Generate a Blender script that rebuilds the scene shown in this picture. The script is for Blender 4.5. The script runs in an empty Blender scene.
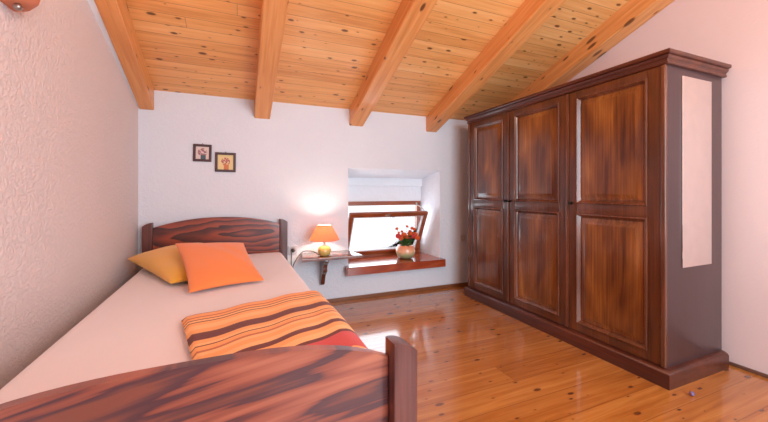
import bpy, bmesh, math, random
from mathutils import Vector, Matrix
random.seed(7)
C = bpy.context.scene.collection
SC = bpy.context.scene
PI = math.pi

# ------------------------------------------------------------------ camera, world, lights, exposure
cd = bpy.data.cameras.new('camera'); cam = bpy.data.objects.new('camera', cd); C.objects.link(cam)
cam.location = (0, 0, 1.1); cam.rotation_euler = (PI/2, 0, math.radians(-22.6))
cd.sensor_width = 36; cd.lens = 339/768*36; cd.shift_y = -19/768; cd.clip_start = 0.02
SC.camera = cam
w = bpy.data.worlds.new('sky'); SC.world = w; w.use_nodes = True
w.node_tree.nodes['Background'].inputs[0].default_value = (0.90, 0.96, 1.0, 1)
w.node_tree.nodes['Background'].inputs[1].default_value = 1.5
SC.view_settings.view_transform = 'Standard'; SC.view_settings.look = 'None'
SC.view_settings.gamma = 1; SC.view_settings.exposure = -0.12; SC.view_settings.use_curve_mapping = False

def light(name, kind, loc, rot, power, color, size=None, size_y=None, radius=None):
    l = bpy.data.lights.new(name, kind); l.energy = power; l.color = color
    if size: l.shape = 'RECTANGLE'; l.size = size; l.size_y = size_y or size
    if radius is not None: l.shadow_soft_size = radius
    o = bpy.data.objects.new(name, l); C.objects.link(o); o.location = loc; o.rotation_euler = rot
    return o
# daylight coming in through the low window
light('daylight_window', 'AREA', (1.54, 3.95, 0.75), (-PI/2, 0, 0), 32, (0.80, 0.90, 1.0), 1.7, 1.2)
# added cool fill light, standing in for an unseen glazed door behind the camera
light('rear_fill', 'AREA', (1.5, -1.36, 1.5), (PI/2, 0, 0), 118, (0.70, 0.88, 1.0), 2.2, 1.9)
# warm ceiling lamp bulb over the rear half of the room
light('ceiling_lamp_bulb', 'POINT', (0.9, 0.1, 2.35), (0, 0, 0), 46, (1.0, 0.66, 0.50), radius=0.12)

# ------------------------------------------------------------------ material helpers
def lin(c):
    return tuple((x/12.92 if x <= .04045 else ((x+.055)/1.055)**2.4) for x in [v/255 for v in c]) + (1,)
class NT:
    def __init__(s, name):
        s.m = bpy.data.materials.new(name); s.m.use_nodes = True
        s.t = s.m.node_tree; s.b = s.t.nodes['Principled BSDF']
    def n(s, kind, **kw):
        n = s.t.nodes.new('ShaderNode'+kind)
        for k, v in kw.items():
            if k.startswith('_'): setattr(n, k[1:], v)
            else: n.inputs[k.replace('__', ' ')].default_value = v
        return n
    def l(s, a, b): s.t.links.new(a, b)
    def math(s, op, a, b=None, c=None):
        n = s.t.nodes.new('ShaderNodeMath'); n.operation = op
        for i, v in enumerate((a, b, c)):
            if v is None: continue
            if hasattr(v, 'links'): s.l(v, n.inputs[i])
            else: n.inputs[i].default_value = v
        return n.outputs[0]
    def coords(s, scale=(1,1,1), rot=(0,0,0), loc=(0,0,0), kind='Object'):
        tc = s.n('TexCoord'); mp = s.n('Mapping')
        mp.inputs['Scale'].default_value = scale; mp.inputs['Rotation'].default_value = rot; mp.inputs['Location'].default_value = loc
        s.l(tc.outputs[kind], mp.inputs[0]); return mp.outputs[0]
    def noise(s, vec, scale, detail=3, rough=.5, dist=0):
        n = s.n('TexNoise', Scale=scale, Detail=detail, Roughness=rough, Distortion=dist); s.l(vec, n.inputs['Vector']); return n.outputs['Fac']
    def ramp(s, fac, stops, interp='LINEAR'):
        r = s.n('ValToRGB'); cr = r.color_ramp; cr.interpolation = interp
        while len(cr.elements) < len(stops): cr.elements.new(1)
        for e, (p, c) in zip(cr.elements, sorted(stops, key=lambda q: q[0])): e.position = p; e.color = c if len(c) == 4 else lin(c)
        s.l(fac, r.inputs[0]); return r.outputs[0]
    def mix(s, fac, a, b, mode='MIX'):
        n = s.n('Mix', _data_type='RGBA', _blend_type=mode)
        for i, v in ((0, fac), (6, a), (7, b)):
            if hasattr(v, 'links'): s.l(v, n.inputs[i])
            else: n.inputs[i].default_value = v
        return n.outputs[2]
    def bump(s, h, strength, dist):
        b = s.n('Bump', Strength=strength, Distance=dist); s.l(h, b.inputs['Height']); s.l(b.outputs[0], s.b.inputs['Normal'])
    def set(s, **kw):
        for k, v in kw.items():
            i = s.b.inputs[k.replace('__', ' ')]
            if hasattr(v, 'links'): s.l(v, i)
            else: i.default_value = v
        return s.m

def plain(name, col, rough=.5, metal=0, **kw):
    t = NT(name); v = t.coords((1,1,1)); f = t.noise(v, 14, 3)
    a = lin(col); c = t.mix(f, tuple(x*.93 for x in a[:3])+(1,), tuple(min(1, x*1.06) for x in a[:3])+(1,))
    return t.set(Base__Color=c, Roughness=rough, Metallic=metal, **kw)

def plaster(name, col, rough_amt, scale, rough=.75, dist=.012):
    t = NT(name); v = t.coords()
    n1 = t.noise(v, scale, 4, .55, .8); n2 = t.noise(v, scale*3.3, 2, .5, 1.5); n3 = t.noise(v, 3, 2)
    h = t.math('ADD', t.math('MULTIPLY', t.ramp(n1, [(.42, (0,0,0,1)), (.58, (1,1,1,1))]), .65), t.math('MULTIPLY', n2, .5))
    t.bump(h, rough_amt, dist)
    a = lin(col)
    c = t.mix(n3, tuple(x*.97 for x in a[:3])+(1,), a)
    return t.set(Base__Color=c, Roughness=rough)

def swap(t, v, order):
    """reorders coordinates so that [0]=along grain, [1]=across, [2]=depth"""
    sp = t.n('SeparateXYZ'); t.l(v, sp.inputs[0]); return [sp.outputs[i] for i in order]
def comb(t, a, b, c):
    n = t.n('CombineXYZ')
    for i, v in enumerate((a, b, c)):
        if hasattr(v, 'links'): t.l(v, n.inputs[i])
        else: n.inputs[i].default_value = v
    return n.outputs[0]

def boards(name, width, length, stops, order, rough, knot=1.0, coat=0, seam=.012, vary=.3, kscale=1.0, seamdark=.35, slope=None, crough=.06):
    """pine boards: per-board tint, long grain, scattered knots, dark seams"""
    t = NT(name); al, ac, de = swap(t, t.coords(), order)
    if slope is not None: ac = t.math('ADD', t.math('ADD', ac, 20), t.math('MULTIPLY', t.math('ADD', de, t.math('MULTIPLY', al, slope)), 1.3))
    bi = t.math('FLOOR', t.math('DIVIDE', ac, width)); fr = t.math('FRACT', t.math('DIVIDE', ac, width))
    wn = t.n('TexWhiteNoise', _noise_dimensions='1D'); t.l(bi, wn.inputs['W']); rnd = wn.outputs['Value']
    al2 = t.math('ADD', al, t.math('MULTIPLY', rnd, 7.3))
    li = t.math('FLOOR', t.math('DIVIDE', al2, length)); lf = t.math('FRACT', t.math('DIVIDE', al2, length))
    wn2 = t.n('TexWhiteNoise', _noise_dimensions='2D'); t.l(comb(t, bi, li, 0), wn2.inputs['Vector']); r2 = wn2.outputs['Value']
    # knots: cells longer along the grain, distorting the rings around them
    kv = comb(t, t.math('MULTIPLY', al2, 4.2*kscale), t.math('ADD', t.math('MULTIPLY', ac, 9.5*kscale), t.math('MULTIPLY', bi, 3.1)), 0)
    vo = t.n('TexVoronoi', _voronoi_dimensions='2D', Scale=1.0, Randomness=1.0); t.l(kv, vo.inputs['Vector'])
    sp = t.n('SeparateColor'); t.l(vo.outputs['Color'], sp.inputs[0])
    size = t.math('MULTIPLY', t.math('POWER', sp.outputs[0], 2.5), .12*knot)
    kd = t.math('SUBTRACT', vo.outputs['Distance'], size)
    kn = t.ramp(kd, [(0, (1,1,1,1)), (.02, (.7,.7,.7,1)), (.05, (.10,.10,.10,1)), (.13, (0,0,0,1))])
    keep = t.math('GREATER_THAN', sp.outputs[1], .3)
    kf = t.math('MULTIPLY', kn, keep)
    gv = comb(t, t.math('MULTIPLY', al2, 1.1), t.math('ADD', t.math('MULTIPLY', ac, 22), t.math('MULTIPLY', kf, .8)), t.math('MULTIPLY', r2, 9))
    g = t.noise(gv, 1.6, 5, .6, .5)
    f = t.math('ADD', t.math('MULTIPLY', g, 1-vary), t.math('MULTIPLY', r2, vary))
    col = t.ramp(f, stops)
    col = t.mix(t.math('MULTIPLY', kf, .85), col, lin((88, 40, 16)))
    e = t.math('MINIMUM', fr, t.math('SUBTRACT', 1, fr))
    s1 = t.math('LESS_THAN', e, seam*.15/width)
    e2 = t.math('MINIMUM', lf, t.math('SUBTRACT', 1, lf)); s2 = t.math('LESS_THAN', e2, .0016/length)
    s = t.math('MAXIMUM', s1, s2)
    col = t.mix(t.math('MULTIPLY', s, seamdark*1.6), col, lin((104, 54, 26)))
    t.bump(t.math('SUBTRACT', t.math('MULTIPLY', g, .25), s), .25, .004)
    return t.set(Base__Color=col, Roughness=rough, Coat__Weight=coat, Coat__Roughness=crough)

def timber(name, stops, order, freq=1.0, rough=.45, fig=1.0, coat=0, stretch=.12, worn=None, loc=(0,0,0), streak=.35):
    """stained solid wood with flowing cathedral figure"""
    t = NT(name); al, ac, de = swap(t, t.coords(loc=loc), order)
    v = comb(t, t.math('MULTIPLY', al, stretch*8), t.math('MULTIPLY', ac, 5*freq), t.math('MULTIPLY', de, 2))
    n1 = t.noise(v, .8, 1.5, .45, .6)
    rings = t.math('FRACT', t.math('MULTIPLY', n1, 9*fig))
    tri = t.math('ABSOLUTE', t.math('SUBTRACT', t.math('MULTIPLY', rings, 2), 1))
    v2 = comb(t, t.math('MULTIPLY', al, 3), t.math('MULTIPLY', ac, 120*freq), t.math('MULTIPLY', de, 60))
    n2 = t.noise(v2, 1.0, 3, .6)
    n3 = t.noise(v, 1.7, 2)
    f = t.math('ADD', t.math('ADD', t.math('MULTIPLY', tri, 1-streak-.15), t.math('MULTIPLY', n2, streak)), t.math('MULTIPLY', n3, .15))
    col = t.ramp(f, stops)
    if worn:
        ge = t.n('NewGeometry'); pk = t.ramp(ge.outputs['Pointiness'], [(.52, (0,0,0,1)), (.60, (1,1,1,1))])
        col = t.mix(t.math('MULTIPLY', pk, .6), col, lin(worn))
    t.bump(t.math('ADD', n2, t.math('MULTIPLY', tri, .4)), .15, .003)
    return t.set(Base__Color=col, Roughness=rough, Coat__Weight=coat, Coat__Roughness=.12)

M = {}
M['wall_left'] = plaster('rough_plaster', (236, 222, 220), .6, 52, dist=.008)
M['wall_back'] = plaster('white_plaster', (226, 228, 236), .3, 40, dist=.008)
M['wall_right'] = plaster('smooth_plaster', (230, 207, 206), .06, 40)
M['niche'] = plaster('niche_plaster', (232, 234, 240), .2, 22)
PINE = [(.22, (210, 138, 74)), (.45, (234, 168, 100)), (.62, (244, 184, 118)), (.82, (250, 202, 140))]
M['ceiling'] = boards('pine_ceiling_boards', .092, 40.0, PINE, (0, 1, 2), .38, knot=1.0, coat=.15, vary=.25, kscale=1.3, crough=.32)
M['floor'] = boards('lacquered_floor_boards', .17, 2.6, [(.2, (136, 74, 28)), (.42, (168, 98, 40)), (.6, (188, 118, 54)), (.85, (210, 146, 76))], (0, 1, 2), .22, knot=1.0, coat=.75, vary=.15, kscale=1.25)
M['rafter'] = boards('pine_rafter', 50.0, 60.0, [(.22, (200, 122, 62)), (.5, (226, 152, 88)), (.8, (240, 176, 114))], (1, 0, 2), .42, knot=1.2, coat=.1, vary=.0, kscale=.8, slope=.37)
def stained(name, stops, order, rough=.3, coat=.3, blotch=.5, fine=90, loc=(0,0,0)):
    """varnished board: fine straight grain under cloudy stain"""
    t = NT(name); al, ac, de = swap(t, t.coords(loc=loc), order)
    g = t.noise(comb(t, t.math('MULTIPLY', al, 1.6), t.math('MULTIPLY', ac, fine), t.math('MULTIPLY', de, fine)), 1.0, 4, .6, .4)
    m_ = t.noise(comb(t, t.math('MULTIPLY', al, 2.2), t.math('MULTIPLY', ac, 14), t.math('MULTIPLY', de, 14)), 1.0, 3, .5, .8)
    b = t.noise(comb(t, t.math('MULTIPLY', al, 1.3), t.math('MULTIPLY', ac, 3.2), t.math('MULTIPLY', de, 3.2)), 1.4, 2, .5, .5)
    f = t.math('ADD', t.math('MULTIPLY', g, .5*(1-blotch)+.12), t.math('ADD', t.math('MULTIPLY', m_, .5*(1-blotch)), t.math('MULTIPLY', b, blotch-.12)))
    t.bump(g, .12, .003)
    return t.set(Base__Color=t.ramp(f, stops), Roughness=rough, Coat__Weight=coat, Coat__Roughness=.12)
def cathedral(name, stops, c, k, order=(0, 2, 1), slope=0, rough=.36, coat=.3):
    """sawn pine plank: nested elongated growth rings round a centre lying in the board"""
    t = NT(name); al, ac, de = swap(t, t.coords(), order)
    n0 = t.noise(comb(t, t.math('MULTIPLY', al, 2.2), t.math('MULTIPLY', ac, 5), de), 1.0, 2, .5, .3)
    n1 = t.noise(comb(t, t.math('MULTIPLY', al, 7), t.math('MULTIPLY', ac, 22), de), 1.0, 2, .5)
    dx = t.math('SUBTRACT', al, c[0]); dz = t.math('SUBTRACT', t.math('ADD', ac, t.math('MULTIPLY', dx, slope)), c[1])
    r = t.math('POWER', t.math('ADD', t.math('POWER', t.math('MULTIPLY', dx, k[0]), 2), t.math('POWER', t.math('MULTIPLY', dz, k[1]), 2)), .5)
    r = t.math('ADD', r, t.math('ADD', t.math('MULTIPLY', n0, k[2]), t.math('MULTIPLY', n1, k[3])))
    fr = t.math('FRACT', r)
    g = t.noise(comb(t, t.math('MULTIPLY', al, 4), t.math('MULTIPLY', ac, 160), de), 1.0, 3, .6)
    f = t.math('ADD', t.math('MULTIPLY', fr, .62), t.math('MULTIPLY', t.math('ADD', g, t.math('MULTIPLY', n1, .5)), .26))
    t.bump(t.math('ADD', g, t.math('MULTIPLY', fr, .3)), .12, .003)
    return t.set(Base__Color=t.ramp(f, stops), Roughness=rough, Coat__Weight=coat, Coat__Roughness=.12)
RED = [(.08, (122, 58, 42)), (.28, (146, 74, 52)), (.48, (126, 62, 48)), (.64, (92, 48, 44)), (.80, (60, 36, 42)), (.90, (66, 40, 44)), (.98, (104, 54, 44))]
M['bed'] = cathedral('stained_bed_pine', [(p, (int(c[0]*1.06), int(c[1]*.95), int(c[2]*.88))) for p, c in RED], (.18, .73), (3.2, 22, 2.4, .4))
t = NT('stained_bed_pine_wide'); al, ac, de = swap(t, t.coords(), (0, 2, 1))
ac2 = t.math('ADD', t.math('SUBTRACT', ac, t.math('MULTIPLY', al, .16)), t.math('MULTIPLY', t.math('POWER', al, 2), .10))
w1 = t.noise(comb(t, t.math('MULTIPLY', al, 1.5), t.math('MULTIPLY', ac2, 13), de), 1.0, 2, .4, .9)
w2 = t.noise(comb(t, t.math('MULTIPLY', al, 1.7), t.math('MULTIPLY', ac2, 34), de), 1.0, 2, .5, .5)
w3 = t.noise(comb(t, t.math('MULTIPLY', al, 4), t.math('MULTIPLY', ac2, 220), de), 1.0, 3, .6)
f = t.math('ADD', t.math('MULTIPLY', w1, .62), t.math('ADD', t.math('MULTIPLY', w2, .30), t.math('MULTIPLY', w3, .08)))
c_ = t.ramp(f, [(.36, (184, 112, 88)), (.45, (158, 88, 70)), (.50, (134, 72, 60)), (.525, (82, 52, 58)), (.57, (92, 58, 60)), (.62, (128, 72, 60))])
t.bump(w2, .12, .003); M['bed_foot'] = t.set(Base__Color=c_, Roughness=.36, Coat__Weight=.3, Coat__Roughness=.12)
M['bed_post'] = stained('stained_bed_post', [(.3, (56, 30, 32)), (.5, (86, 46, 44)), (.7, (122, 68, 58))], (2, 0, 1), .34, .35)
M['ward'] = stained('wardrobe_walnut_stain', [(.3, (56, 27, 17)), (.5, (90, 46, 24)), (.7, (132, 72, 36))], (2, 1, 0), .32, .3)
M['ward_h'] = stained('wardrobe_walnut_rail', [(.3, (48, 20, 14)), (.5, (78, 34, 22)), (.7, (112, 54, 32))], (1, 2, 0), .34, .25)
M['ward_panel'] = stained('wardrobe_panel_pine', [(.30, (48, 20, 12)), (.42, (88, 42, 20)), (.55, (134, 78, 32)), (.7, (184, 122, 58))], (2, 1, 0), .28, .35, blotch=.6)
M['ward_edge'] = stained('wardrobe_worn_highlight_edge', [(.3, (70, 36, 24)), (.5, (100, 56, 38)), (.7, (144, 88, 62))], (2, 1, 0), .24, .4)  # lighter: worn wood on corner posts, painted-in gloss highlight along the mouldings
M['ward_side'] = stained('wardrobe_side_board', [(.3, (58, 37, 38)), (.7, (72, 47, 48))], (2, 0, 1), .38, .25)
M['win'] = timber('window_wood', [(.1, (108, 48, 24)), (.5, (146, 72, 38)), (.9, (172, 92, 52))], (0, 2, 1), freq=1.5, rough=.35, coat=.3, streak=.6)
M['sill'] = timber('sill_wood', [(.1, (120, 40, 20)), (.5, (160, 66, 34)), (.9, (184, 88, 48))], (0, 2, 1), freq=1.2, rough=.2, coat=.6, streak=.5)
M['shelf'] = timber('shelf_wood', [(.1, (70, 34, 28)), (.5, (104, 54, 40)), (.9, (140, 78, 56))], (0, 1, 2), freq=1.2, rough=.2, coat=.6, streak=.5)
M['base'] = timber('baseboard_wood', [(.1, (104, 60, 36)), (.9, (150, 94, 58))], (0, 2, 1), rough=.4, streak=.7)
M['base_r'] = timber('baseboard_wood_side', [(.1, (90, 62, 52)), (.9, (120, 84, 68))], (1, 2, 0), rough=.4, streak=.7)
M['sheet'] = None
def fabric(name, col, scale=380, bumpd=.0012, sheen=.3, wr=.0):
    t = NT(name); v = t.coords()
    wv = t.n('TexWave', _wave_type='BANDS', _bands_direction='X', Scale=scale*.3); t.l(v, wv.inputs['Vector'])
    n = t.noise(v, scale, 2); n2 = t.noise(v, 5, 3, .5, .5)
    h = t.math('ADD', t.math('MULTIPLY', n, .3), t.math('MULTIPLY', n2, wr))
    t.bump(h, .4, bumpd if not wr else .02)
    a = lin(col); c = t.mix(n2, tuple(x*.95 for x in a[:3])+(1,), a)
    return t.set(Base__Color=c, Roughness=.85, Sheen__Weight=sheen)
M['sheet'] = fabric('white_sheet', (242, 230, 234), wr=.5)
M['orange'] = fabric('orange_cotton', (244, 136, 70), wr=.25)
M['yellow'] = fabric('yellow_cotton', (244, 178, 60), wr=.35)
M['chrome'] = plain('grey_metal', (170, 160, 155), .3, .9)
M['iron'] = plain('dark_metal', (40, 30, 28), .35, .7)
M['white_plastic'] = plain('white_plastic', (214, 206, 208), .35)
M['dark_plastic'] = plain('dark_plastic', (60, 54, 54), .5)
M['cord'] = plain('grey_cord', (70, 62, 60), .5)
M['terracotta'] = plain('terracotta_clay', (214, 132, 98), .6)
M['frame_dark'] = plain('dark_frame_wood', (74, 42, 44), .4)
M['green'] = plain('leaf_green', (56, 96, 44), .5)
M['stem'] = plain('stem_green', (84, 116, 60), .5)
M['flower'] = plain('orange_red_petals', (240, 92, 56), .6)
M['flower2'] = plain('pink_red_petals', (222, 74, 84), .6)
M['yellow_pot'] = plain('yellow_green_ceramic', (206, 182, 104), .25, Coat__Weight=.5)

for k_, c_ in (('flower', (250, 122, 74)), ('flower2', (236, 96, 96)), ('green', (84, 128, 62))):
    t = NT('thin_'+k_); v = t.noise(t.coords(), 40, 2); cc = t.mix(v, lin(tuple(int(x*.85) for x in c_)), lin(c_))
    df = t.n('BsdfDiffuse'); tl = t.n('BsdfTranslucent'); mx = t.n('MixShader', Fac=.3); t.l(cc, df.inputs[0]); t.l(cc, tl.inputs[0])
    t.l(df.outputs[0], mx.inputs[1]); t.l(tl.outputs[0], mx.inputs[2]); t.l(mx.outputs[0], t.t.nodes['Material Output'].inputs[0]); M[k_] = t.m
# blanket stripes (woven pattern)
t = NT('striped_fleece'); uvn = t.n('UVMap'); sp = t.n('SeparateXYZ'); t.l(uvn.outputs[0], sp.inputs[0])
O, D, B_, R_, P_ = (246,166,96), (98,22,22), (196,104,62), (204,66,70), (252,186,122)
st = [(0,D),(.022,O),(.062,B_),(.072,O),(.095,D),(.104,P_),(.122,D),(.132,O),(.16,P_),(.20,O),(.235,D),(.30,O),(.325,P_),(.345,D),(.355,O),(.385,B_),(.40,P_),(.425,O),(.46,P_),(.49,D),(.525,O),(.56,P_),(.60,D),(.625,R_),(.75,O),(.82,D),(.9,O),(.95,R_)]
vv = t.math('ADD', sp.outputs[1], t.math('MULTIPLY', t.noise(t.coords(), 9, 2), .003))
def stripes(lst, off):
    return t.ramp(vv, lst, 'CONSTANT')
colA = stripes(st[:14], 0); colB = stripes([(0, st[13][1])]+st[14:], 0)
col = t.mix(t.math('GREATER_THAN', vv, .355), colA, colB)
n = t.noise(t.coords(), 260, 2); t.bump(n, .5, .003)
M['blanket'] = t.set(Base__Color=t.mix(t.math('MULTIPLY', n, .08), col, (1,.75,.6,1)), Roughness=.95, Sheen__Weight=.1)
# mirror and glass
M['mirror'] = plain('mirror_glass', (240, 236, 232), .02, 1.0)
t = NT('window_glass'); t.set(Base__Color=(1,1,1,1), Roughness=.0, IOR=1.45, Transmission__Weight=1.0)
tr = t.n('BsdfTransparent'); gl = t.n('BsdfGlossy', Roughness=.02); fz = t.n('Fresnel', IOR=1.45); mx = t.n('MixShader')
t.l(fz.outputs[0], mx.inputs[0]); t.l(tr.outputs[0], mx.inputs[1]); t.l(gl.outputs[0], mx.inputs[2])
t.l(mx.outputs[0], t.t.nodes['Material Output'].inputs[0]); M['glass'] = t.m
# lampshade: thin translucent paper
t = NT('orange_lampshade'); df = t.n('BsdfDiffuse', Color=lin((244,170,136))); tl = t.n('BsdfTranslucent', Color=lin((252,186,150))); mx = t.n('MixShader', Fac=.5)
t.l(t.noise(t.coords(), 60), df.inputs['Roughness'])
t.l(df.outputs[0], mx.inputs[1]); t.l(tl.outputs[0], mx.inputs[2]); t.l(mx.outputs[0], t.t.nodes['Material Output'].inputs[0]); M['shade'] = t.m
t = NT('glowing_bulb'); t.set(Base__Color=(1,.9,.75,1), Emission__Color=(1,.88,.74,1), Emission__Strength=12); tr = t.n('BsdfTransparent'); mx = t.n('MixShader', Fac=.75); t.l(t.b.outputs[0], mx.inputs[1]); t.l(tr.outputs[0], mx.inputs[2]); t.l(mx.outputs[0], t.t.nodes['Material Output'].inputs[0]); M['bulb'] = t.m

# two-tone vase glaze
t = NT('peach_green_glaze'); sp = t.n('SeparateXYZ'); t.l(t.coords(), sp.inputs[0])
z = t.math('ADD', sp.outputs[2], t.math('MULTIPLY', t.noise(t.coords(), 20, 3), .02))
M['vase'] = t.set(Base__Color=t.ramp(t.math('DIVIDE', z, .17), [(.1, (128,146,104)), (.38, (176,180,134)), (.58, (238,184,146)), (.95, (228,132,92))]), Roughness=.22, Coat__Weight=.5)
# small pictures (flower prints)
def print_mat(name, bg, c1, c2, seed):
    t = NT(name); v = t.coords(loc=(seed, 0, 0)); vo = t.n('TexVoronoi', Scale=55); t.l(v, vo.inputs['Vector'])
    sp = t.n('SeparateXYZ'); t.l(t.coords(), sp.inputs[0])
    r = t.math('POWER', t.math('ADD', t.math('POWER', sp.outputs[0], 2), t.math('POWER', t.math('SUBTRACT', sp.outputs[2], .006), 2)), .5)
    f = t.math('MULTIPLY', t.math('LESS_THAN', vo.outputs['Distance'], .55), t.math('LESS_THAN', r, .036))
    pc = t.mix(t.noise(v, 40, 2), lin(c1), lin(c2))
    low = t.math('MULTIPLY', t.math('LESS_THAN', sp.outputs[2], -.018), t.math('LESS_THAN', t.math('ABSOLUTE', t.math('SUBTRACT', sp.outputs[0], .006)), .02))
    c = t.mix(f, lin(bg), pc); c = t.mix(low, c, lin(c2))
    return t.set(Base__Color=c, Roughness=.5)
M['print_a'] = print_mat('print_pink_bouquet', (222,200,190), (206,120,126), (70,90,100), 0)
M['print_b'] = print_mat('print_purple_bouquet', (226,200,140), (150,70,120), (210,120,70), 3)

# ------------------------------------------------------------------ mesh helpers
def obj(name, bm, mat, parent=None, smooth=False, loc=None, rz=None):
    me = bpy.data.meshes.new(name); bmesh.ops.recalc_face_normals(bm, faces=bm.faces); bm.to_mesh(me); bm.free()
    if mat: me.materials.append(mat)
    o = bpy.data.objects.new(name, me); C.objects.link(o)
    if parent: o.parent = parent
    if loc: o.location = loc
    if rz: o.rotation_euler.z = rz
    if smooth:
        for p in me.polygons: p.use_smooth = True
    return o
def auto(o, deg=35):
    me = o.data
    for p in me.polygons: p.use_smooth = True
    bm = bmesh.new(); bm.from_mesh(me)
    for e in bm.edges:
        if len(e.link_faces) == 2 and e.calc_face_angle(0) > math.radians(deg): e.smooth = False
    bm.to_mesh(me); bm.free(); return o
def hexa(bm, v, bevel=0, seg=2):
    vs = [bm.verts.new(p) for p in v]
    fs = [bm.faces.new([vs[i] for i in q]) for q in ((0,3,2,1),(4,5,6,7),(0,1,5,4),(1,2,6,5),(2,3,7,6),(3,0,4,7))]
    if bevel:
        es = set(e for f in fs for e in f.edges)
        bmesh.ops.bevel(bm, geom=list(es), offset=bevel, segments=seg, affect='EDGES', profile=.6)
def box(bm, x0, x1, y0, y1, z0, z1, bevel=0, seg=2):
    hexa(bm, [(x0,y0,z0),(x1,y0,z0),(x1,y1,z0),(x0,y1,z0),(x0,y0,z1),(x1,y0,z1),(x1,y1,z1),(x0,y1,z1)], bevel, seg)
def prism(bm, pts, axis, a, b, bevel=0, seg=2):
    """extrudes a 2D outline; axis is the extrusion direction"""
    def P(p, h):
        return {'x': (h, p[0], p[1]), 'y': (p[0], h, p[1]), 'z': (p[0], p[1], h)}[axis]
    A = [bm.verts.new(P(p, a)) for p in pts]; Bv = [bm.verts.new(P(p, b)) for p in pts]; n = len(pts)
    f1 = bm.faces.new(A); f2 = bm.faces.new(Bv[::-1])
    for i in range(n): bm.faces.new((A[i], Bv[i], Bv[(i+1) % n], A[(i+1) % n]))
    if bevel:
        es = list(set(f1.edges) | set(f2.edges)); bmesh.ops.bevel(bm, geom=es, offset=bevel, segments=seg, affect='EDGES', profile=.6)
def lathe(bm, prof, c=(0,0,0), n=32, a0=0, a1=2*PI):
    full = abs(a1-a0-2*PI) < 1e-6; k = n if full else n+1; rings = []
    for r, z in prof:
        if r < 1e-6: rings.append([bm.verts.new((c[0], c[1], c[2]+z))]); continue
        rings.append([bm.verts.new((c[0]+r*math.cos(a0+(a1-a0)*i/n), c[1]+r*math.sin(a0+(a1-a0)*i/n), c[2]+z)) for i in range(k)])
    for A, Bv in zip(rings, rings[1:]):
        for i in range(n):
            j = (i+1) % k
            if len(A) == 1 and len(Bv) > 1: bm.faces.new((A[0], Bv[i], Bv[j]))
            elif len(Bv) == 1 and len(A) > 1: bm.faces.new((A[i], Bv[0], A[j]))
            elif len(A) > 1: bm.faces.new((A[i], Bv[i], Bv[j], A[j]))
def tube(bm, pts, r, n=8):
    pts = [Vector(p) for p in pts]; rings = []
    for i, p in enumerate(pts):
        d = (pts[min(i+1, len(pts)-1)]-pts[max(i-1, 0)]).normalized()
        s = d.cross(Vector((0,0,1)));  s = s.normalized() if s.length > .05 else Vector((1,0,0))
        u = s.cross(d).normalized()
        rings.append([bm.verts.new(p+(s*math.cos(2*PI*k/n)+u*math.sin(2*PI*k/n))*r) for k in range(n)])
    for A, Bv in zip(rings, rings[1:]):
        for k in range(n): bm.faces.new((A[k], A[(k+1) % n], Bv[(k+1) % n], Bv[k]))
    bm.faces.new(rings[0]); bm.faces.new(rings[-1][::-1])
def spline(P, m=8):
    out = []; P = [Vector(p) for p in P]; Q = [P[0]]+P+[P[-1]]
    for i in range(1, len(Q)-2):
        for k in range(m):
            t_ = k/m; a, b, c, d = Q[i-1:i+3]
            out.append(.5*((2*b)+(c-a)*t_+(2*a-5*b+4*c-d)*t_*t_+(3*b-a-3*c+d)*t_**3))
    return out+[P[-1]]
def thing(name, label, cat, loc=(0,0,0), rz=0, group=None):
    o = bpy.data.objects.new(name, None); C.objects.link(o); o.location = loc; o.rotation_euler.z = rz; o.empty_display_size = .1
    return tag(o, label, cat, group)
def tag(o, label, cat, group=None):
    o['label'] = label; o['category'] = cat
    if group: o['group'] = group
    return o
def struct(o): o['kind'] = 'structure'; return o

# ------------------------------------------------------------------ the room
XL, XR, YB, YR = -.79, 2.87, 3.33, -1.5
S = .37; ZC = 1.945                          # roof slope, ceiling height at the back wall
def zc(y): return ZC + S*(YB-y)
bm = bmesh.new(); box(bm, XL-.2, XR+.2, YR-.2, YB+.5, -.12, 0); struct(obj('floor', bm, M['floor']))
# sloping board ceiling: built flat in its own frame so that the boards follow the slope
bm = bmesh.new(); L = (YB+.5-YR+.2)/math.cos(math.atan(S)); box(bm, XL-.2, XR+.2, -L, 0, 0, .1)
o = struct(obj('ceiling', bm, M['ceiling'])); o.location = (0, YB+.5, zc(YB+.5)); o.rotation_euler.x = -math.atan(S)
def sidewall(name, xa, xb, mat, skew=0):
    pts = [(YR-.2, 0), (YB+.5, 0), (YB+.5, zc(YB+.5)+.04), (YR-.2, zc(YR-.2)+.04)]
    bm = bmesh.new(); prism(bm, pts, 'x', xa, xb); return struct(obj(name, bm, mat))
sidewall('wall_left', XL-.2, XL, M['wall_left']); sidewall('wall_right', XR, XR+.2, M['wall_right'])
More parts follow.
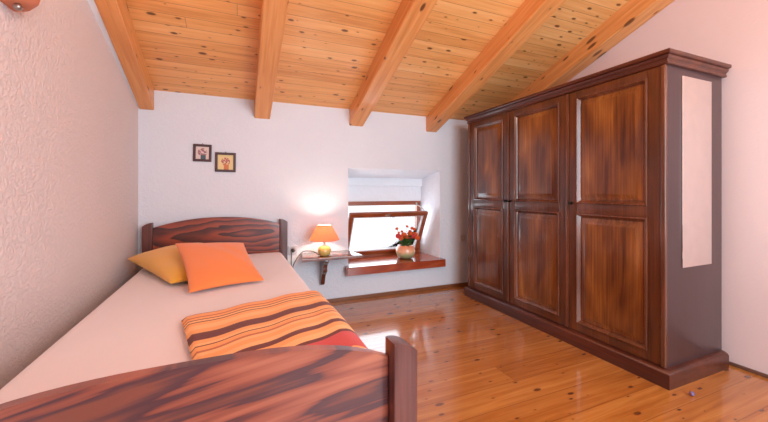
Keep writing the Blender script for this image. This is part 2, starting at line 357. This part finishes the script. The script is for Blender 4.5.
# back wall with a deep, slightly splayed niche
OX0, OX1, OZ0, OZ1 = .99, 2.08, .27, 1.345
NX0, NX1, NZ1, YN = 1.0, 2.05, 1.26, 3.74
bm = bmesh.new(); YO = YB+.5; ZT = ZC+.0
box(bm, XL-.2, OX0, YB, YO, 0, ZT); box(bm, OX1, XR+.2, YB, YO, 0, ZT)
box(bm, OX0, OX1, YB, YO, 0, OZ0); box(bm, OX0, OX1, YB, YO, OZ1, ZT)
struct(obj('wall_back', bm, M['wall_back']))
bm = bmesh.new()   # niche lining: soffit, reveals, panel above the window
hexa(bm, [(OX0,YB,OZ1-.001),(OX1,YB,OZ1-.001),(OX1,YO,NZ1-.02),(OX0,YO,NZ1-.02),(OX0,YB,OZ1+.0),(OX1,YB,OZ1+.0),(OX1,YO,OZ1),(OX0,YO,OZ1)])
hexa(bm, [(OX1-.001,YB,OZ0),(OX1,YB,OZ0),(OX1,YO,OZ0),(NX1,YO,OZ0),(OX1-.001,YB,OZ1),(OX1,YB,OZ1),(OX1,YO,OZ1),(NX1,YO,OZ1)])
hexa(bm, [(OX0,YB,OZ0),(OX0+.001,YB,OZ0),(NX0,YO,OZ0),(OX0,YO,OZ0),(OX0,YB,OZ1),(OX0+.001,YB,OZ1),(NX0,YO,OZ1),(OX0,YO,OZ1)])
box(bm, OX0, OX1, YN, YO, .985, OZ1)
box(bm, OX0, OX1, YN-.03, YO, 1.17, OZ1, .008)
struct(obj('trim_1', bm, M['niche']))
# unseen wall behind the camera; glazed opening added to go with the fill light
bm = bmesh.new(); zt = zc(YR)
box(bm, XL-.2, .2, YR-.2, YR, 0, zt); box(bm, 2.7, XR+.2, YR-.2, YR, 0, zt); box(bm, .2, 2.7, YR-.2, YR, 2.5, zt)
struct(obj('wall_front', bm, M['wall_right']))
bm = bmesh.new(); box(bm, .2, .28, YR-.1, YR-.02, 0, 2.5, .006); box(bm, 2.62, 2.7, YR-.1, YR-.02, 0, 2.5, .006); box(bm, .28, 2.62, YR-.1, YR-.02, 2.42, 2.5, .006); box(bm, 1.41, 1.49, YR-.1, YR-.02, 0, 2.42, .006)
d = struct(obj('door_1', bm, M['win'])); bm = bmesh.new(); box(bm, .28, 1.41, YR-.07, YR-.06, 0.0, 2.42); obj('glass', bm, M['glass'], d)
bm = bmesh.new(); box(bm, 1.49, 2.62, YR-.07, YR-.06, 0, 2.42); obj('glass', bm, M['glass'], d)
# baseboards
bm = bmesh.new(); box(bm, XL+.002, XR-.002, YB-.016, YB, 0, .035, .003); struct(obj('baseboard_back', bm, M['base']))
bm = bmesh.new(); box(bm, XR-.014, XR, YR, YB-.018, 0, .02, .003); struct(obj('baseboard_right', bm, M['base_r']))
bm = bmesh.new(); box(bm, XL, XL+.014, YR, YB-.018, 0, .03, .003); struct(obj('baseboard_left', bm, M['base_r']))

# rafters: each a timber of its own (x at the back wall, x at the reference distance 1.6 m, width)
RAF = [
 (-.782, -.680, -.735, -.625, 'pine roof rafter lying along the left wall'),
 (.098, .234, .115, .262, 'pine roof rafter above the bed, second from the left wall'),
 (1.003, 1.150, 1.00, 1.150, 'pine roof rafter ending above the window niche'),
 (1.897, 2.034, 1.88, 2.03, 'pine roof rafter nearest the wardrobe front'),
 (2.72, 2.868, 2.72, 2.868, 'pine roof rafter lying along the right wall above wardrobe')]
H = .167
for a0, a1, b0, b1, lab in RAF:
    bm = bmesh.new(); y0, y1 = YR+.0, YB-.001
    def xx(a, b, y): return a+(b-a)*(YB-y)/(YB-1.6)
    N = 10; secs = []
    for i in range(N+1):
        y = y1+(y0-y1)*i/N; zt_, zb = zc(y)-.0005, zc(y)-H
        j = [random.uniform(-.003, .003) for _ in range(2)]
        secs.append([bm.verts.new(p) for p in ((xx(a0,b0,y)+j[0]*0, y, zt_), (xx(a0,b0,y)+j[0]*0, y, zb+.006), (xx(a0,b0,y)+.006, y, zb), (xx(a1,b1,y)-.006, y, zb), (xx(a1,b1,y), y, zb+.006), (xx(a1,b1,y), y, zt_))])
    for A, Bv in zip(secs, secs[1:]):
        for k in range(6): bm.faces.new((A[k], A[(k+1) % 6], Bv[(k+1) % 6], Bv[k]))
    bm.faces.new(secs[0]); bm.faces.new(secs[-1][::-1])
    tag(obj('roof_rafter', bm, M['rafter']), lab, 'rafter', 'roof rafters under the board ceiling')
# plaster fillet between left wall and first rafter
bm = bmesh.new(); zf = lambda y: zc(y)-H+.012
def xe(y): return -.782+(.047)*(YB-y)/(YB-1.6)+.001
hexa(bm, [(XL, YR, zf(YR)), (xe(YR), YR, zf(YR)), (xe(YB), YB, zf(YB)), (XL, YB, zf(YB)), (XL, YR, zc(YR)), (xe(YR), YR, zc(YR)), (xe(YB), YB, zc(YB)), (XL, YB, zc(YB))])
struct(obj('trim_2', bm, M['niche']))
# ------------------------------------------------------------------ window
W = bpy.data.objects.new('window_1', None); C.objects.link(W); struct(W)
FX0, FX1, FZ0, FZ1, FY0, FY1 = 1.0, 2.045, .33, .99, 3.73, 3.79
bm = bmesh.new()
box(bm, FX0, FX1, FY0, FY1, FZ1-.05, FZ1, .006); box(bm, FX0, FX1, FY0, FY1, FZ0, FZ0+.05, .006)
box(bm, FX0, FX0+.05, FY0+.001, FY1-.001, FZ0+.05, FZ1-.05, .006); box(bm, FX1-.05, FX1, FY0+.001, FY1-.001, FZ0+.05, FZ1-.05, .006)
obj('window_frame', bm, M['win'], W)
# sash, hinged at its bottom and tilted into the room
sx0, sx1, sh = 1.05, 2.0, .56
bm = bmesh.new(); fw = .045
box(bm, sx0, sx1, -.02, .02, sh-fw, sh, .005); box(bm, sx0, sx1, -.02, .02, 0, fw, .005)
box(bm, sx0, sx0+fw, -.019, .019, fw, sh-fw, .004); box(bm, sx1-fw, sx1, -.019, .019, fw, sh-fw, .004)
sa = obj('window_sash', bm, M['win'], W); sa.location = (0, 3.735, .378); sa.rotation_euler.x = math.radians(28)
bm = bmesh.new(); box(bm, sx0+fw-.004, sx1-fw+.004, -.004, .004, fw-.004, sh-fw+.004); obj('window_pane', bm, M['glass'], sa)
bm = bmesh.new()
for a, b, c, d_ in ((sx0+fw, sx1-fw, fw, fw+.012), (sx0+fw, sx1-fw, sh-fw-.012, sh-fw)): box(bm, a, b, -.012, .012, c, d_, .002)
for a in (sx0+fw, sx1-fw-.012): box(bm, a, a+.012, -.012, .012, fw+.012, sh-fw-.012, .002)
obj('glazing_seal', bm, M['white_plastic'], sa)
bm = bmesh.new(); box(bm, 1.46, 1.52, -.028, -.02, sh-.034, sh-.012, .002); tube(bm, [(1.475, -.028, sh-.022), (1.475, -.045, sh-.022), (1.50, -.05, sh-.026), (1.56, -.05, sh-.03)], .006)
obj('window_handle', bm, M['chrome'], sa)
bm = bmesh.new(); tube(bm, [(1.985, 3.73, .95), (1.978, 3.62, .93), (1.985, 3.50, .865)], .006); box(bm, 1.975, 1.995, 3.715, 3.73, .935, .97, .002)
obj('window_stay', bm, M['chrome'], W)
# sill board with thick front edge
bm = bmesh.new(); prism(bm, [(3.235, .345), (3.235, .268), (3.27, .262), (3.27, .27)] and [(3.225, .35), (3.225, .268), (3.262, .268), (3.262, .318), (3.80, .318), (3.80, .35)], 'x', .949, 2.09)
bmesh.ops.bevel(bm, geom=[e for e in bm.edges if all(v.co.y < 3.24 for v in e.verts)], offset=.006, segments=3, affect='EDGES')
# cut the corners where the board enters the niche: two end strips stay in front of the wall
for v in bm.verts:
    if v.co.y > 3.5: v.co.x = OX0+.002 if v.co.x < 1.5 else OX1-.03
si = auto(obj('window_sill', bm, M['sill'], W))

# ------------------------------------------------------------------ bed (built in its own frame: x across, -y towards the foot)
BR = math.radians(1.45)
bed = thing('bed', 'single bed frame of dark red-brown stained pine with arched headboard and footboard', 'bed', (-.18, 3.255, 0), BR)
bed.location = (-.180, 3.255, 0)
def arch_panel(hw, zlo, zend, zmid, y0, y1, pw=2.2):
    pts = [(-hw, zlo), (hw, zlo)]
    for i in range(25):
        x = hw-2*hw*i/24; pts.append((x, zend+(zmid-zend)*(1-(abs(x)/hw)**pw)))
    bm = bmesh.new(); prism(bm, pts, 'y', y0, y1, .006, 3); return bm
def post(x0, x1, y0, y1, zin, zout, inner_right):
    zl, zr = (zout, zin) if inner_right else (zin, zout)
    n = 6; pts = [(x0, 0), (x1, 0)]
    for i in range(n+1):
        f = i/n; x = x1+(x0-x1)*f; base = zr+(zl-zr)*f; pts.append((x, base+.008*math.sin(PI*f)))
    bm = bmesh.new(); prism(bm, pts, 'y', y0, y1, .005, 2); return bm
o = auto(obj('headboard', arch_panel(.495, .28, .808, .882, .008, .036), M['bed'], bed))
for s in (-1, 1):
    x0, x1 = (.494, .566) if s > 0 else (-.566, -.494)
    auto(obj('bed_post', post(x0, x1, 0, .05, .85, .822, s < 0), M['bed_post'], bed))
YF = -2.438
auto(obj('footboard', arch_panel(.495, .26, .641, .716, YF+.036, YF+.064, 2.9), M['bed_foot'], bed))
for s in (-1, 1):
    x0, x1 = (.494, .566) if s > 0 else (-.566, -.494)
    auto(obj('bed_post', post(x0, x1, YF, YF+.062, .69, .660, s < 0), M['bed_post'], bed))
for s in (-1, 1):
    bm = bmesh.new(); xa, xb = sorted((s*.525, s*.55)); box(bm, xa, xb, YF+.06, .0, .26, .42, .005); obj('side_rail', bm, M['bed_post'], bed)
bm = bmesh.new()
for i in range(14): y = YF+.16+i*.165; box(bm, -.524, .524, y, y+.07, .31, .33, .003)
obj('slat_base', bm, M['rafter'], bed)
# mattress with its fitted sheet
bm = bmesh.new(); box(bm, -.515, .515, YF+.075, -.012, .331, .555)
es = [e for e in bm.edges]; bmesh.ops.bevel(bm, geom=es, offset=.05, segments=6, affect='EDGES', profile=.55)
mat_o = auto(obj('mattress', bm, M['sheet'], None, loc=(-.180, 3.255, 0), rz=BR), 60)
tag(mat_o, 'mattress under a plain white fitted sheet on the bed', 'mattress')

# pillows: pinched-corner cushions spanned between four resting corners
def cushion(name, TL, TR, BL, BR_, thick, mat, label, pinch=.07, n=28, seed=1, welt=True):
    TL, TR, BL, BR_ = map(Vector, (TL, TR, BL, BR_)); nrm = (TR-TL).cross(TL-BL).normalized()
    if nrm.z < 0: nrm = -nrm
    ce = (TL+TR+BL+BR_)/4; rnd = random.Random(seed); ph = [rnd.uniform(0, 6) for _ in range(6)]
    bm = bmesh.new(); top, bot = {}, {}
    for i in range(n+1):
        for j in range(n+1):
            u, v = -math.cos(PI*i/n), -math.cos(PI*j/n)
            uu, vv_ = u*(1-pinch*(1-v*v)), v*(1-pinch*(1-u*u))
            a, b = (uu+1)/2, (vv_+1)/2
            p = BL*(1-a)*(1-b)+BR_*a*(1-b)+TL*(1-a)*b+TR*a*b
            h = thick*((1-u*u)*(1-v*v))**.42
            wr = .05*math.sin(5*u+ph[0]+2*v)*math.sin(4*v+ph[1])+.035*math.sin(9*(u+v)+ph[2])
            edge = i in (0, n) or j in (0, n)
            top[i,j] = bm.verts.new(p+nrm*h*(1+wr)-ce)
            bot[i,j] = top[i,j] if edge else bm.verts.new(p-nrm*h*(.55+wr*.3)-ce)
    for i in range(n):
        for j in range(n):
            for g in (top, bot):
                f = [g[i,j], g[i+1,j], g[i+1,j+1], g[i,j+1]]
                if g is bot: f.reverse()
                try: bm.faces.new(f)
                except ValueError: pass
    o = obj(name, bm, mat, None, True, loc=ce)
    return tag(o, label, 'pillow')
cushion('bed_pillow', (-.755, 2.91, .625), (-.29, 3.16, .66), (-.375, 2.22, .585), (.06, 2.47, .60), .098, M['yellow'], 'yellow pillow lying flat, half hidden behind the orange cushion', .05, seed=3)
cushion('scatter_cushion', (-.398, 2.50, .772), (.004, 2.53, .748), (-.258, 2.015, .575), (.118, 2.145, .572), .055, M['orange'], 'orange square cushion leaning on the yellow pillow', .075, seed=5)

# folded striped blanket
def blanket():
    bm = bmesh.new(); uvl = bm.loops.layers.uv.new('UVMap')
    A, Bp, Cc, Dd = Vector((-.233,1.600)), Vector((.300,1.800)), Vector((-.085,.93)), Vector((.345,.93))
    NS, NV = 44, 40; th = .030; g = {}
    cb, sb = math.cos(BR), math.sin(BR); o0 = Vector((-.180, 3.255))
    def place(s, v, h):
        p = A*(1-s)*(1-v)+Bp*s*(1-v)+Cc*(1-s)*v+Dd*s*v
        d = p-o0; x = d.x*cb+d.y*sb; y = -d.x*sb+d.y*cb
        y = max(y, YF+.085)
        r = .05+h; xe = .515-.05; z = .559+h
        if x > xe:
            a = (x-xe)/r
            if a < PI/2: x, z = xe+math.sin(a)*r, .507+math.cos(a)*r
            else: x, z = .515+h, .507-(x-xe-r*PI/2)
        z += .002*math.sin(9*v+3*s)+.003*math.sin(17*s+4*v)
        return Vector((x*cb-y*sb+o0.x, x*sb+y*cb+o0.y, z))
    # closed cross-section: bottom at the left fold, round, then the top surface
    cols = []
    for i in range(NS+1): cols.append((1.26*i/NS, 'top'))
    top = [[None]*(NV+1) for _ in range(NS+1)]; bot = [[None]*(NV+1) for _ in range(NS+1)]
    for i in range(NS+1):
        s = 1.26*i/NS
        for j in range(NV+1):
            v = j/NV
            e = min(1, min(s/.035, (1.26-s)/.035, v/.035)); e = math.sqrt(max(0, 1-(1-e)**2))
            top[i][j] = bm.verts.new(place(s, v, .014+.5*th*e+.004*math.sin(3*v))); bot[i][j] = bm.verts.new(place(s, v, .014-.013*e))
    def q(a, b, c, d, uv):
        f = bm.faces.new((a, b, c, d)); f.smooth = True
        for l, t_ in zip(f.loops, uv): l[uvl].uv = t_
    for i in range(NS):
        for j in range(NV):
            uv = [(a_, b_*(.68+.22*min(1, a_*1.26))) for a_, b_ in ((i/NS, j/NV), ((i+1)/NS, j/NV), ((i+1)/NS, (j+1)/NV), (i/NS, (j+1)/NV))]
            q(top[i][j], top[i+1][j], top[i+1][j+1], top[i][j+1], uv); q(bot[i][j+1], bot[i+1][j+1], bot[i+1][j], bot[i][j], uv[::-1])
    for j in range(NV):
        for i in (0, NS): q(top[i][j], top[i][j+1], bot[i][j+1], bot[i][j], [(0, j/NV), (0, (j+1)/NV), (0, (j+1)/NV), (0, j/NV)])
    for i in range(NS):
        for j in (0, NV): q(top[i][j], top[i+1][j], bot[i+1][j], bot[i][j], [(0, j/NV)]*4)
    return bm
bl = obj('blanket', blanket(), M['blanket'], None, True)
tag(bl, 'folded orange fleece blanket with maroon and red stripes at the bed foot', 'blanket')

# ------------------------------------------------------------------ wardrobe
wx, wy0, wy1 = 2.21, 1.16, 2.975; bx1 = 2.80
wd = thing('wardrobe', 'large dark brown three-door wardrobe with panelled doors and moulded cornice', 'wardrobe', (2.5, 2.05, 0))
def WP(name, bm, mat, par=None, a=True, deg=40):
    for v in bm.verts: v.co -= Vector((2.5, 2.05, 0))
    o = obj(name, bm, mat, par or wd); return auto(o, deg) if a else o
bm = bmesh.new(); box(bm, wx+.024, bx1, wy0+.022, wy1-.022, .08, 1.85); WP('carcass', bm, M['ward'])
for nm, ya, yb in (('side_panel', wy0, wy0+.022), ('side_panel', wy1-.022, wy1)):
    bm = bmesh.new(); box(bm, wx+.012, bx1, ya, yb, .08, 1.85, .002); WP(nm, bm, M['ward_side'])
# plinth
prof = [(0, 0), (0, .078), (.006, .090), (.018, .096), (.034, .1)]
def frame_run(prof, z_off, x0, x1, y0, y1):
    """moulding running round the left end, the front and the right end, section given as (inset, height)"""
    bm = bmesh.new(); rows = []
    for ins, z in prof:
        rows.append([bm.verts.new(p) for p in ((x1, y1-ins, z+z_off), (x0+ins, y1-ins, z+z_off), (x0+ins, y0+ins, z+z_off), (x1, y0+ins, z+z_off))])
    for A, Bv in zip(rows, rows[1:]):
        for k in range(4): bm.faces.new((A[k], A[(k+1) % 4], Bv[(k+1) % 4], Bv[k]))
    bm.faces.new(rows[0]); bm.faces.new(rows[-1][::-1]); return bm
WP('plinth', frame_run(prof, 0, 2.18, bx1, 1.125, 3.003), M['ward_h'])
prof = [(.030, 0), (.022, .003), (.022, .012), (.027, .016), (.025, .026), (.016, .034), (.012, .046), (.016, .049), (.004, .053), (.0, .058), (.0, .070), (.005, .076)]
WP('cornice', frame_run(prof, 1.824, 2.178, bx1+.022, 1.122, 3.012), M['ward_h'], deg=18)
# corner posts with a rounded light edge
for ya, yb in ((wy0-.003, wy0+.022), (wy1-.022, wy1+.003)):
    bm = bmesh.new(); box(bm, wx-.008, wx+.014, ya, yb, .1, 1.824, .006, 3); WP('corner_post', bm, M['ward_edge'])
def raised(bm, y0, y1, z0, z1, prof):
    rows = []
    for ins, x in prof: rows.append([bm.verts.new(p) for p in ((x, y0+ins, z0+ins), (x, y1-ins, z0+ins), (x, y1-ins, z1-ins), (x, y0+ins, z1-ins))])
    for A, Bv in zip(rows, rows[1:]):
        for k in range(4): bm.faces.new((A[k], A[(k+1) % 4], Bv[(k+1) % 4], Bv[k]))
    bm.faces.new(rows[-1]); bm.faces.new(rows[0][::-1])
DO = [(2.392, 2.950, 2.415), (1.789, 2.386, 2.365), (1.184, 1.783, 1.755)]
zb, ztp = .103, 1.823
for k, (ya, yb, ky) in enumerate(DO):
    sw = .072; zs = [(zb+.06, .945), (1.02, ztp-.05)]
    bm = bmesh.new(); xf, xk = wx, wx+.0235
    box(bm, xf, xk, ya, ya+sw, zb, ztp, .003); box(bm, xf, xk, yb-sw, yb, zb, ztp, .003)
    for za, zz in ((zb, zs[0][0]), (zs[0][1], zs[1][0]), (zs[1][1], ztp)): box(bm, xf+.0005, xk, ya+sw, yb-sw, za, zz, .003)
    dr = WP('door', bm, M['ward'])
    for z0, z1 in zs:
        bm = bmesh.new()
        raised(bm, ya+sw-.004, yb-sw+.004, z0-.004, z1+.004, [(0, xk), (0, xf-.001), (.003, xf-.008), (.010, xf-.010), (.015, xf-.004), (.021, xf+.002), (.026, xf+.012), (.034, xf+.012)])
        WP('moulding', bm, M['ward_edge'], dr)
        bm = bmesh.new()
        raised(bm, ya+sw+.028, yb-sw-.028, z0+.028, z1-.028, [(0, xk), (0, xf+.0118), (.004, xf+.011), (.030, xf+.001), (.034, xf-.001), (.04, xf-.0015)])
        WP('door_panel', bm, M['ward_panel'], dr)
    bm = bmesh.new(); lathe(bm, [(0, 0), (.011, 0), (.012, .003), (.006, .006), (.006, .016), (.011, .02), (.012, .026), (.008, .031), (0, .032)], n=16)
    for v in bm.verts: v.co = Vector((wx-v.co.z, ky+v.co.x, 1.02+v.co.y))
    kb = WP('knob', bm, M['iron'], dr)
# cover strips between the doors
for y in (2.389, 1.786):
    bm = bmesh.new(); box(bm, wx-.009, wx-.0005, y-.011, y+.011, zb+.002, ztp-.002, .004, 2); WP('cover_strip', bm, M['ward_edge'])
bm = bmesh.new(); box(bm, 2.365, 2.671, wy0-.006, wy0-.0005, .657, 1.779, .002)
mi = obj('mirror', bm, M['mirror']); tag(mi, 'tall narrow frameless mirror fixed on the wardrobe side', 'mirror')

# ------------------------------------------------------------------ corner shelf, lamp
sh = thing('wall_shelf', 'small dark wooden wall shelf on a bracket beside the bed', 'shelf', (.75, YB, .51))
bm = bmesh.new(); pts = [(-.222, -.002), (-.275, -.325), (.285, -.33), (.285, -.30), (.235, -.002)]
prism(bm, pts, 'z', -.024, 0, .004); auto(obj('shelf_board', bm, M['shelf'], sh))
bm = bmesh.new(); pp = [(-.003, -.025), (-.235, -.025), (-.24, -.05), (-.20, -.085), (-.165, -.10), (-.15, -.13), (-.165, -.155), (-.13, -.19), (-.09, -.21), (-.07, -.25), (-.055, -.30), (-.03, -.32), (-.003, -.315)]
prism(bm, pp, 'x', -.05, -.012, .003); auto(obj('bracket', bm, M['shelf'], sh))
lp = thing('table_lamp', 'small lit table lamp with orange shade and yellow-green round base', 'lamp', (.70, 3.12, .5105))
bm = bmesh.new(); lathe(bm, [(0, 0), (.036, 0), (.052, .012), (.062, .035), (.062, .052), (.052, .075), (.034, .088), (.020, .092), (0, .092)])
obj('lamp_base', bm, M['yellow_pot'], lp, True)
bm = bmesh.new(); lathe(bm, [(0, .09), (.011, .09), (.011, .125), (.016, .128), (.016, .16), (0, .16)], n=16); obj('lamp_holder', bm, M['white_plastic'], lp, True)
bm = bmesh.new(); lathe(bm, [(0, .158), (.012, .162), (.024, .185), (.026, .2), (.018, .22), (0, .228)], n=20); obj('bulb', bm, M['bulb'], lp, True)
bm = bmesh.new(); prof = [(.136, .146), (.136, .150), (.118, .185), (.094, .225), (.066, .278), (.064, .282)]
lathe(bm, prof+[(r-.0016, z) for r, z in prof[::-1]]+[prof[0]], n=48)
bmesh.ops.remove_doubles(bm, verts=bm.verts, dist=1e-5); auto(obj('lamp_shade', bm, M['shade'], lp), 50)
bm = bmesh.new()
for rr, zz in ((.1365, .148), (.0655, .280)):
    c_ = [(rr*math.cos(a*PI/20), rr*math.sin(a*PI/20), zz) for a in range(41)]; tube(bm, c_, .0022, 6)
obj('shade_trim', bm, M['terracotta'], lp, True)
bm = bmesh.new(); tube(bm, spline([(-.05, .0, .006), (-.093, .03, .036), (-.150, .05, .044), (-.194, .06, .034), (-.235, .08, -.02), (-.268, .10, -.085), (-.278, .13, -.15), (-.28, .16, -.09), (-.275, .168, .01), (-.262, .172, .036)], 8), .0042, 6)
obj('lamp_cord', bm, M['cord'], lp, True)
bm = bmesh.new(); lathe(bm, [(0, 0), (.017, 0), (.018, .012), (.012, .03), (0, .031)], n=16)
for v in bm.verts: v.co = Vector((-.262+v.co.x, .196-v.co.z, .036+v.co.y))
obj('plug', bm, M['dark_plastic'], lp, True)
l1 = light('table_lamp_light', 'POINT', (.70, 3.12, .51+.235), (0,0,0), 6.5, (1.0, .90, .74), radius=.022)
# wall sockets
def socket(x, z, label):
    s = thing('wall_socket', label, 'socket', (x, YB, z), group='white wall sockets on the back wall')
    bm = bmesh.new(); box(bm, -.04, .04, -.011, -.0005, -.04, .04, .004); obj('cover_plate', bm, M['white_plastic'], s)
    bm = bmesh.new(); lathe(bm, [(.026, 0), (.026, .003), (.022, .003), (.02, -.004), (0, -.004)], n=20)
    for v in bm.verts: v.co = Vector((v.co.x, -.011-v.co.z, v.co.y))
    obj('socket_ring', bm, M['chrome'], s, True)
socket(.438, .546, 'white wall socket with a dark plug between bed and shelf'); socket(2.39, .56, 'white wall socket low beside the wardrobe')

# pictures
def picture(x, z, w_, h_, mat, label, tilt):
    p = thing('framed_picture', label, 'picture', (x, YB-.001, z), group='small framed flower pictures'); p.rotation_euler.y = math.radians(tilt)
    f = .021; bm = bmesh.new(); a, b = w_/2, h_/2
    box(bm, -a, a, -.016, 0, b-f, b, .003); box(bm, -a, a, -.016, 0, -b, -b+f, .003); box(bm, -a, -a+f, -.0155, 0, -b+f, b-f, .003); box(bm, a-f, a, -.0155, 0, -b+f, b-f, .003)
    obj('picture_frame', bm, M['frame_dark'], p)
    bm = bmesh.new(); box(bm, -a+f-.002, a-f+.002, -.007, -.002, -b+f-.002, b-f+.002); obj('flower_print', bm, mat, p)
    bm = bmesh.new(); tube(bm, [(-.006, -.008, b), (0, -.01, b+.007), (.006, -.008, b)], .0018, 6); obj('hanger', bm, M['iron'], p)
picture(-.324, 1.439, .143, .150, M['print_a'], 'small dark framed picture of pink flowers, higher and left one', 1.0)
picture(-.142, 1.364, .168, .172, M['print_b'], 'small dark framed picture of purple flowers, lower and right one', .6)

# ------------------------------------------------------------------ flower pot on the sill
fp = thing('flower_pot', 'round peach and green pot of orange-red flowers on the sill', 'plant', (1.70, 3.45, .3505))
bm = bmesh.new(); lathe(bm, [(0, 0), (.055, 0), (.085, .018), (.108, .055), (.112, .085), (.104, .118), (.088, .142), (.086, .150), (.080, .150), (.080, .14), (0, .13)], n=40); obj('pot', bm, M['vase'], fp, True)
def leaf(bm, base, d, L_, w_):
    d = d.normalized(); s = d.cross(Vector((0,0,1))).normalized(); u = s.cross(d); rows = []
    for i in range(5):
        f = i/4; ww = w_*math.sin(PI*min(.98, f*.9+.08)); c_ = base+d*L_*f-u*(.25*L_*f*f)
        rows.append([bm.verts.new(c_-s*ww+u*ww*.35), bm.verts.new(c_), bm.verts.new(c_+s*ww+u*ww*.35)])
    for A, Bv in zip(rows, rows[1:]):
        for k in range(2): bm.faces.new((A[k], A[k+1], Bv[k+1], Bv[k]))
bm = bmesh.new(); rnd = random.Random(4)
for i in range(70):
    a = rnd.uniform(0, 2*PI); r = rnd.uniform(.0, .06); z_ = rnd.uniform(.14, .25)
    d = Vector((math.cos(a), math.sin(a)*.7, rnd.uniform(.1, 1.2))); leaf(bm, Vector((r*math.cos(a), r*math.sin(a)*.8-.01, z_)), d, rnd.uniform(.035, .06), rnd.uniform(.012, .02))
fo = obj('foliage', bm, M['green'], fp); m_ = fo.modifiers.new('thick', 'SOLIDIFY'); m_.thickness = .0015
heads = [(-.10,.255),(-.065,.225),(-.03,.26),(.0,.235),(.03,.275),(.06,.24),(.095,.26),(.09,.225),(-.11,.335),(-.055,.30),(.015,.305),(.055,.33),(.0,.355),(.085,.315),(-.09,.29),(.035,.22)]
for i, (hx, hz) in enumerate(heads):
    hy = rnd.uniform(-.085, -.02); bm = bmesh.new(); R = rnd.uniform(.026, .034) if i < 8 else rnd.uniform(.015, .021)
    bmesh.ops.create_icosphere(bm, subdivisions=4, radius=1)
    for v in bm.verts:                                    # ruffled round cluster of petals
        p = v.co.normalized(); a = math.atan2(p.z, p.x); e = math.asin(max(-1, min(1, -p.y)))
        rr = R*.92*(1+.13*math.cos(5*a+i)*math.cos(e*3)+.09*math.sin(9*e+3*a))
        v.co = Vector((p.x*rr, p.y*rr*.8, p.z*rr*.85))
    fl = obj('flower', bm, M['flower'] if i % 5 else M['flower2'], fp, True, loc=(hx*1.2, hy, hz+.01))
    bm = bmesh.new(); tube(bm, spline([(-hx*.75, -hy-.01, .14-hz), (-hx*.3, -hy*.4, (.14-hz)*.4), (0, 0, 0)], 4), .002, 5); obj('stem', bm, M['stem'], fl)

# ------------------------------------------------------------------ wall uplighter at the top left
ul = thing('wall_lamp', 'terracotta wall lamp with small metal knob high on left wall', 'lamp', (XL+.001, 1.625, 1.772))
bm = bmesh.new(); prof = [(.001, 0), (.075, .004), (.095, .03), (.115, .12), (.125, .2), (.119, .2), (.109, .12), (.089, .035), (.072, .01), (.001, .007)]
lathe(bm, prof, n=28, a0=-PI/2, a1=PI/2); auto(obj('lamp_shade', bm, M['terracotta'], ul), 50)
bm = bmesh.new(); lathe(bm, [(0, -.022), (.010, -.018), (.014, -.009), (.009, -.001), (.006, .003), (0, .003)], c=(.045, 0, 0), n=16); obj('knob', bm, M['chrome'], ul, True)
bm = bmesh.new(); lathe(bm, [(0, .05), (.018, .06), (.026, .09), (.022, .12), (0, .135)], c=(.05, 0, 0), n=16); obj('bulb', bm, M['bulb'], ul, True)
light('wall_lamp_light', 'POINT', (XL+.05, 1.625, 1.94), (0,0,0), 9, (1.0, .78, .56), radius=.03)
# round ceiling lamp behind the camera that carries the warm bulb
cl = thing('ceiling_lamp', 'round ceiling lamp on a rod from the roof', 'lamp', (.9, .1, 2.35))
bm = bmesh.new(); tube(bm, [(0, 0, .14), (0, 0, zc(.1)-2.35)], .008, 8); lathe(bm, [(0, .13), (.05, .14), (.16, .22), (.155, .225), (.045, .155), (0, .15)], n=28); obj('lamp_body', bm, M['white_plastic'], cl, True)

# tiny thing on the floor
bm = bmesh.new(); bmesh.ops.create_icosphere(bm, subdivisions=3, radius=.012)
t = NT('marble_swirl'); t.set(Base__Color=t.ramp(t.noise(t.coords(), 60, 2, .5, 2), [(.4, (40,52,120)), (.5, (130,130,170)), (.6, (150,50,60))]), Roughness=.15)
tag(obj('marble', bm, t.m, None, True, loc=(2.236, 1.05, .0125)), 'tiny blue and red marble on the floor before the wardrobe corner', 'marble')
